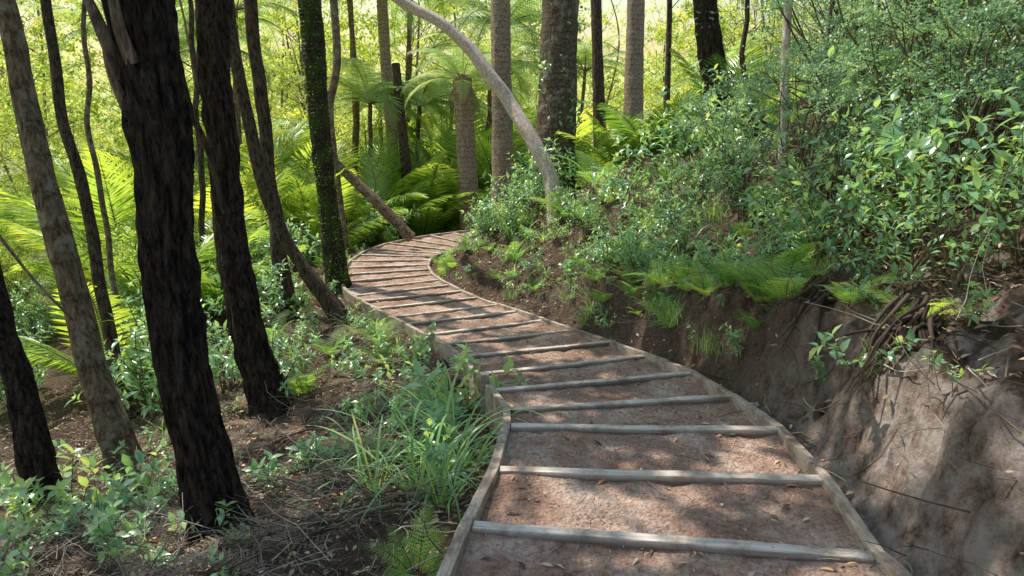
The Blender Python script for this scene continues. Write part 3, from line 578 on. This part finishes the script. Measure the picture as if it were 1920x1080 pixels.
for x,y,s in [(2.9,4.5,.8),(3.3,3.9,.9),(3.7,4.3,1.0),(3.3,5.3,1.0),(4.1,5.2,1.15),(3.8,6.3,1.1),(4.8,6.3,1.2),(3.5,7.4,1.1),(4.6,7.6,1.2),(5.4,7.2,1.25),(4.2,8.8,1.2),(5.4,8.9,1.3),(6.2,8.4,1.3),(4.9,10.2,1.3),(3.2,3.4,.8),(6.4,10.2,1.4),(7.2,9.4,1.4),(5.8,11.8,1.5),(7.4,11.5,1.5),(2.8,6.0,.7),(3.0,6.9,.8),(4.3,4.7,1.2),(5.2,5.5,1.3),(2.9,5.2,.8),(2.5,7.6,.7)]: put('tiny',x,y,s)
for x,y,s in [(1.7,13.6,.85),(2.2,13.2,.9),(2.7,12.8,.85),(3.5,11.7,.7),(-2.4,17.6,.9),(-3.3,17.2,.9),(-5.3,8.4,.8),(-5.0,10.8,.85),(-6.0,10.9,1.0),(-5.8,14,1.2),(-6.8,12.2,1.3),(-7.8,13.5,1.5),(-4.6,15.5,1.3),(-6.6,16,1.6),(-3.9,18.6,1.4),(-2.6,19.5,1.6),(-1.2,18.9,1.2),(-.2,19.6,1.5),(-8.6,17.6,1.7),(3.4,14.5,1.),(5,14,1.),(1.2,19.5,1.4),(2.6,18.6,1.3)]: put('palm',x,y,s)
for x,y,s in [(-4.4,20.5,1.),(-3.4,22,1.1),(-8.5,20,1.1),(-2.4,25,1.2),(-5,26,1.2),(-9,26,1.3),(1.0,23,1.1),(-11.0,21,1.2),(2.5,26,1.1),(5,20,1.),(7.5,22,1.1),(-1.2,27,1.4),(-9.8,22.5,1.3)]: put_tf(x,y,s)
for x,y,s in [(-7.5,19.2,1.2),(-5.2,21.6,1.35),(-3.2,23.6,1.4),(-1.6,22.,1.15)]: put_tf(x,y,s,2)
def scatter(k,n_,xr,yr,sc,cond,tries=40,side=0):
    c=0;t=0
    while c<n_ and t<n_*tries:
        t+=1;x=R.uniform(*xr);y=R.uniform(*yr);s,_,h=near(x,y)
        if abs(s[0])<h[0]+cond or (side and np.sign(s[0])!=side): continue
        if abs(x)>.82*y+1: continue
        if k in('bush','ft','palm') and abs(x/y+.70)<.05 and 8<y<30: continue
        if k=='ft': put_ft(x,y,R.uniform(*sc))
        else: put(k,x,y,R.uniform(*sc))
        c+=1
def strip(k,n_,yr,rr,sc,side=1):
    for q in range(n_):
        t=R.uniform(0,1);y=yr[0]+(yr[1]-yr[0])*t;tq=float(np.interp(y,CTR[:,1],tt));l,r=edge(tq,0),edge(tq,1);d=(r-l)/np.linalg.norm(r-l);o=R.uniform(*rr)
        p=r+d*o if side>0 else l-d*o
        put(k,p[0],p[1],R.uniform(*sc))
strip('fern',18,(4.3,13),(.15,1.),(.3,.75));strip('fine',14,(4.2,13),(.15,1.2),(.3,.7));strip('seed',44,(4.0,13),(.12,1.3),(.3,.9));strip('lance',16,(5.2,12),(.6,1.6),(.4,.9));strip('tuss',18,(4.6,13),(.25,1.4),(.25,.5))
strip('seed',28,(3.9,7.5),(.15,.7),(.3,.75));strip('fern',16,(4.1,7.5),(.2,.7),(.3,.65));strip('lance',9,(4.2,7.5),(.4,.9),(.35,.6));strip('fine',6,(4.0,7.5),(.2,.8),(.4,.8))
strip('seed',26,(5,14),(.1,.5),(.4,.9),-1);strip('fern',6,(5.5,14),(.15,.6),(.4,.7),-1);strip('tuss',14,(5,14),(.12,.5),(.25,.5),-1)
scatter('fine',10,(-.5,5),(3.5,12),(.6,1.1),.6,side=1)
scatter('fern',28,(0,5.5),(3.5,14),(.5,1.1),.9,side=1)
scatter('seed',50,(0,5),(3,13),(.4,1.),.6,side=1)
scatter('broad',18,(1.5,8),(6,14),(.7,1.2),1.6,side=1)
scatter('seed',70,(-7,0),(3,12),(.5,1.1),.2,side=-1)
scatter('dead',64,(-4.5,-.6),(2.4,9),(.35,.75),.5,side=-1)
scatter('fern',24,(-9,-2),(7,16),(.6,1.1),.3,side=-1)
scatter('lance',44,(-10,-2.2),(6.5,16),(.8,1.4),.5,side=-1)
scatter('tuss',12,(-6,0),(5.5,15),(.3,.5),.3,side=-1)
scatter('bush',34,(-22,6),(20,40),(.6,1.3),1.5,side=-1)
scatter('bush',40,(-16,-4.),(10,20),(.35,.8),2.5,side=-1)
scatter('bush',14,(-6,1),(17.4,20.5),(.25,.5),1.,side=-1)
scatter('fern',10,(-4,1.5),(16.5,20),(1.,1.5),.3,side=-1)
scatter('bush',30,(5,24),(12,36),(.8,1.4),1.5)
scatter('bush',12,(2,9),(17.5,26),(.7,1.1),1.5)
scatter('palm',32,(-18,8),(18,32),(1.2,2.1),1.5)
scatter('ft',42,(-34,30),(27,46),(1.,1.4),4)
scatter('ft',4,(-20,-9),(14,22),(.7,1.),4)
scatter('ft',7,(7,18),(14,24),(.7,1.),4)
# ---------------------------------------------------------------- distant forest (mass)
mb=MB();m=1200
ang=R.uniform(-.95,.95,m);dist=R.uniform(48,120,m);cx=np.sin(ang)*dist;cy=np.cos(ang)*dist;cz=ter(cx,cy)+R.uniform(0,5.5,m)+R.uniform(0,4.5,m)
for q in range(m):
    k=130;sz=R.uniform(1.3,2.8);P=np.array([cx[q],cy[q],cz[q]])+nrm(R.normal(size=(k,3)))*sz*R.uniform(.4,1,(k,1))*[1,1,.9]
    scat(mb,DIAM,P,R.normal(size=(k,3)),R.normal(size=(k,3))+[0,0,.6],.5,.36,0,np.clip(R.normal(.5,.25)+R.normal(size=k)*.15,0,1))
obj('distant_forest',mb.mesh('distant_forest',[M_far_haze]),kind='stuff',label="mass of sunlit green forest covering the far valley side",cat='forest')
# ---------------------------------------------------------------- litter & twigs
mb=MB();k=66000
x=R.uniform(-6,5,k);y=R.uniform(1.2,14,k);s,_,h=near(x,y);ok=(np.abs(s)>h+.04)&(R.random(k)<np.clip(1.2-y/16,0,1))
x=x[ok];y=y[ok]
s,_,h=near(x,y);e_=.05;gxx=(ter(x+e_,y)-ter(x-e_,y))/(2*e_);ok=(np.abs(gxx)<1.0)|(R.random(len(x))<np.where(y>3.6,.45,.12));x=x[ok];y=y[ok]
z=ter(x,y)+R.uniform(.002,.03,len(x));P=np.column_stack([x,y,z])
sz=R.uniform(.018,.06,len(x));scat(mb,LEAF,P,R.normal(size=P.shape)*[1,1,.35],np.array([0,0,1.])+R.normal(size=P.shape)*.35,sz,sz*.42,0,R.random(len(x))**1.3)
V=np.array(rows).reshape(-1,3);w=R.choice(len(V),11000);P=V[w]+np.column_stack([R.normal(size=(11000,2))*.03,np.full(11000,.006)])
s,_,h=near(P[:,0],P[:,1]);P=P[(np.abs(s)<h-.05)];s,_,h=near(P[:,0],P[:,1]);P=P[(R.random(len(P))<.3+.7*(np.abs(s)/h)**2)];kk=len(P)
sz=R.uniform(.010,.045,kk)*(.5+1.*(R.random(kk)<.35));scat(mb,LEAF,P,R.normal(size=P.shape)*[1,1,.12],np.array([0,0,1.])+R.normal(size=P.shape)*.15,sz,sz*R.uniform(.2,.5,kk),0,R.random(kk))
obj('leaf_litter',mb.mesh('leaf_litter',[M_litter]),kind='stuff',label="scattered dry brown fallen leaves over soil and path",cat='leaf litter')
mb=MB()
for q in range(8000):
    lx=R.uniform(-5,4.5) if q<6000 else R.uniform(-3,-.4);ly=R.uniform(1.3,9) if q<6000 else R.uniform(1.6,4.5);s,_,h=near(lx,ly)
    if abs(s[0])<h[0]+.03:
        zz=ztop(float(np.interp(ly,CTR[:,1],tt)))-.03;ln=R.uniform(.02,.12);rr=.0018;lf=.004
    else: zz=ter1(lx,ly);ln=R.uniform(.06,.6);rr=R.uniform(.0015,.0045);lf=.12
    a=R.uniform(0,6.28);d=np.array([math.cos(a),math.sin(a),R.normal()*.2]);p=[np.array([lx,ly,zz+R.uniform(.003,lf)])]
    for i in range(4):
        d=d+R.normal(size=3)*[.35,.35,.15];p.append(p[-1]+nrm(d)*ln/4)
    tube(mb,p,np.linspace(rr,rr*.4,5),3,0,R.random(),cap=False)
obj('twigs',mb.mesh('twigs',[M_twig]),kind='stuff',label="tangle of thin dry twigs lying on forest floor",cat='twigs')
for q,(x,y,a,l) in enumerate([(-1.9,2.7,.3,1.3),(-1.2,2.35,2.6,1.0),(-2.6,3.0,-.5,1.4),(-1.0,2.9,.1,.9),(-2.0,3.9,.6,1.1),(-.9,2.2,.4,.7),(-1.6,5.2,1.2,1.0),(-2.3,5.2,.2,1.2),(-1.3,4.4,-.4,.8)]):
    p=[]
    for i in range(6):
        xx=x+math.cos(a)*l*i/5+R.normal()*.03;yy=y+math.sin(a)*l*i/5+R.normal()*.03;p.append((xx,yy,ter1(xx,yy)+.03+.04*R.random()))
    log('fallen_branch',p,.014,.005,B_brown,"dry fallen branch lying on leaf litter",sides=7)
def roots(bx,by,nr_,ln,label):
    mb=MB();b0=np.array([bx,by,ter1(bx,by)+.05])
    for q in range(nr_):
        p=[b0+R.normal(size=3)*.05];d=np.array([-.5,-.25,-.35])+R.normal(size=3)*.25
        for i in range(6):
            d=d+R.normal(size=3)*.2+[0,0,-.2];nn=p[-1]+nrm(d)*ln;nn[2]=max(nn[2],ter1(nn[0],nn[1])+.01);p.append(nn)
        tube(mb,smoothpts(np.array(p)-b0,14),np.linspace(.012,.002,14),5,0,R.random(),cap=False)
    obj('exposed_roots',mb.mesh('exposed_roots',[M_root]),b0,label=label,cat='roots')
roots(1.85,2.95,26,.08,"dark tangled fern roots hanging over bare clay bank")
roots(1.85,3.9,12,.07,"dark thin roots hanging from the earth bank")
roots(1.9,2.2,10,.07,"dark thin roots hanging from the earth bank")
# ---------------------------------------------------------------- light & camera
w=bpy.data.worlds.new('World');scene.world=w;w.use_nodes=True;nt=w.node_tree;bg=nt.nodes['Background']
sk=nt.nodes.new('ShaderNodeTexSky');sk.sky_type='NISHITA';sk.sun_disc=False;sk.sun_elevation=SEL;sk.sun_rotation=SAZ;sk.air_density=2.2;sk.dust_density=1.2;sk.ozone_density=1.5
nt.links.new(sk.outputs[0],bg.inputs[0]);bg.inputs[1].default_value=.15
sl=bpy.data.lights.new('sun','SUN');sl.energy=5;sl.angle=math.radians(.5);sl.color=(1,.94,.84);so=bpy.data.objects.new('sun',sl)
so.rotation_euler=Vector(SUN).to_track_quat('Z','Y').to_euler();COL.objects.link(so)
ca=bpy.data.cameras.new('camera');ca.lens=24;ca.sensor_width=36;ca.clip_end=1000;co=bpy.data.objects.new('camera',ca);co.location=(0,0,1.55);co.rotation_euler=(math.radians(75),0,0);COL.objects.link(co);scene.camera=co
scene.view_settings.view_transform='Standard';scene.view_settings.look='None';scene.view_settings.exposure=0
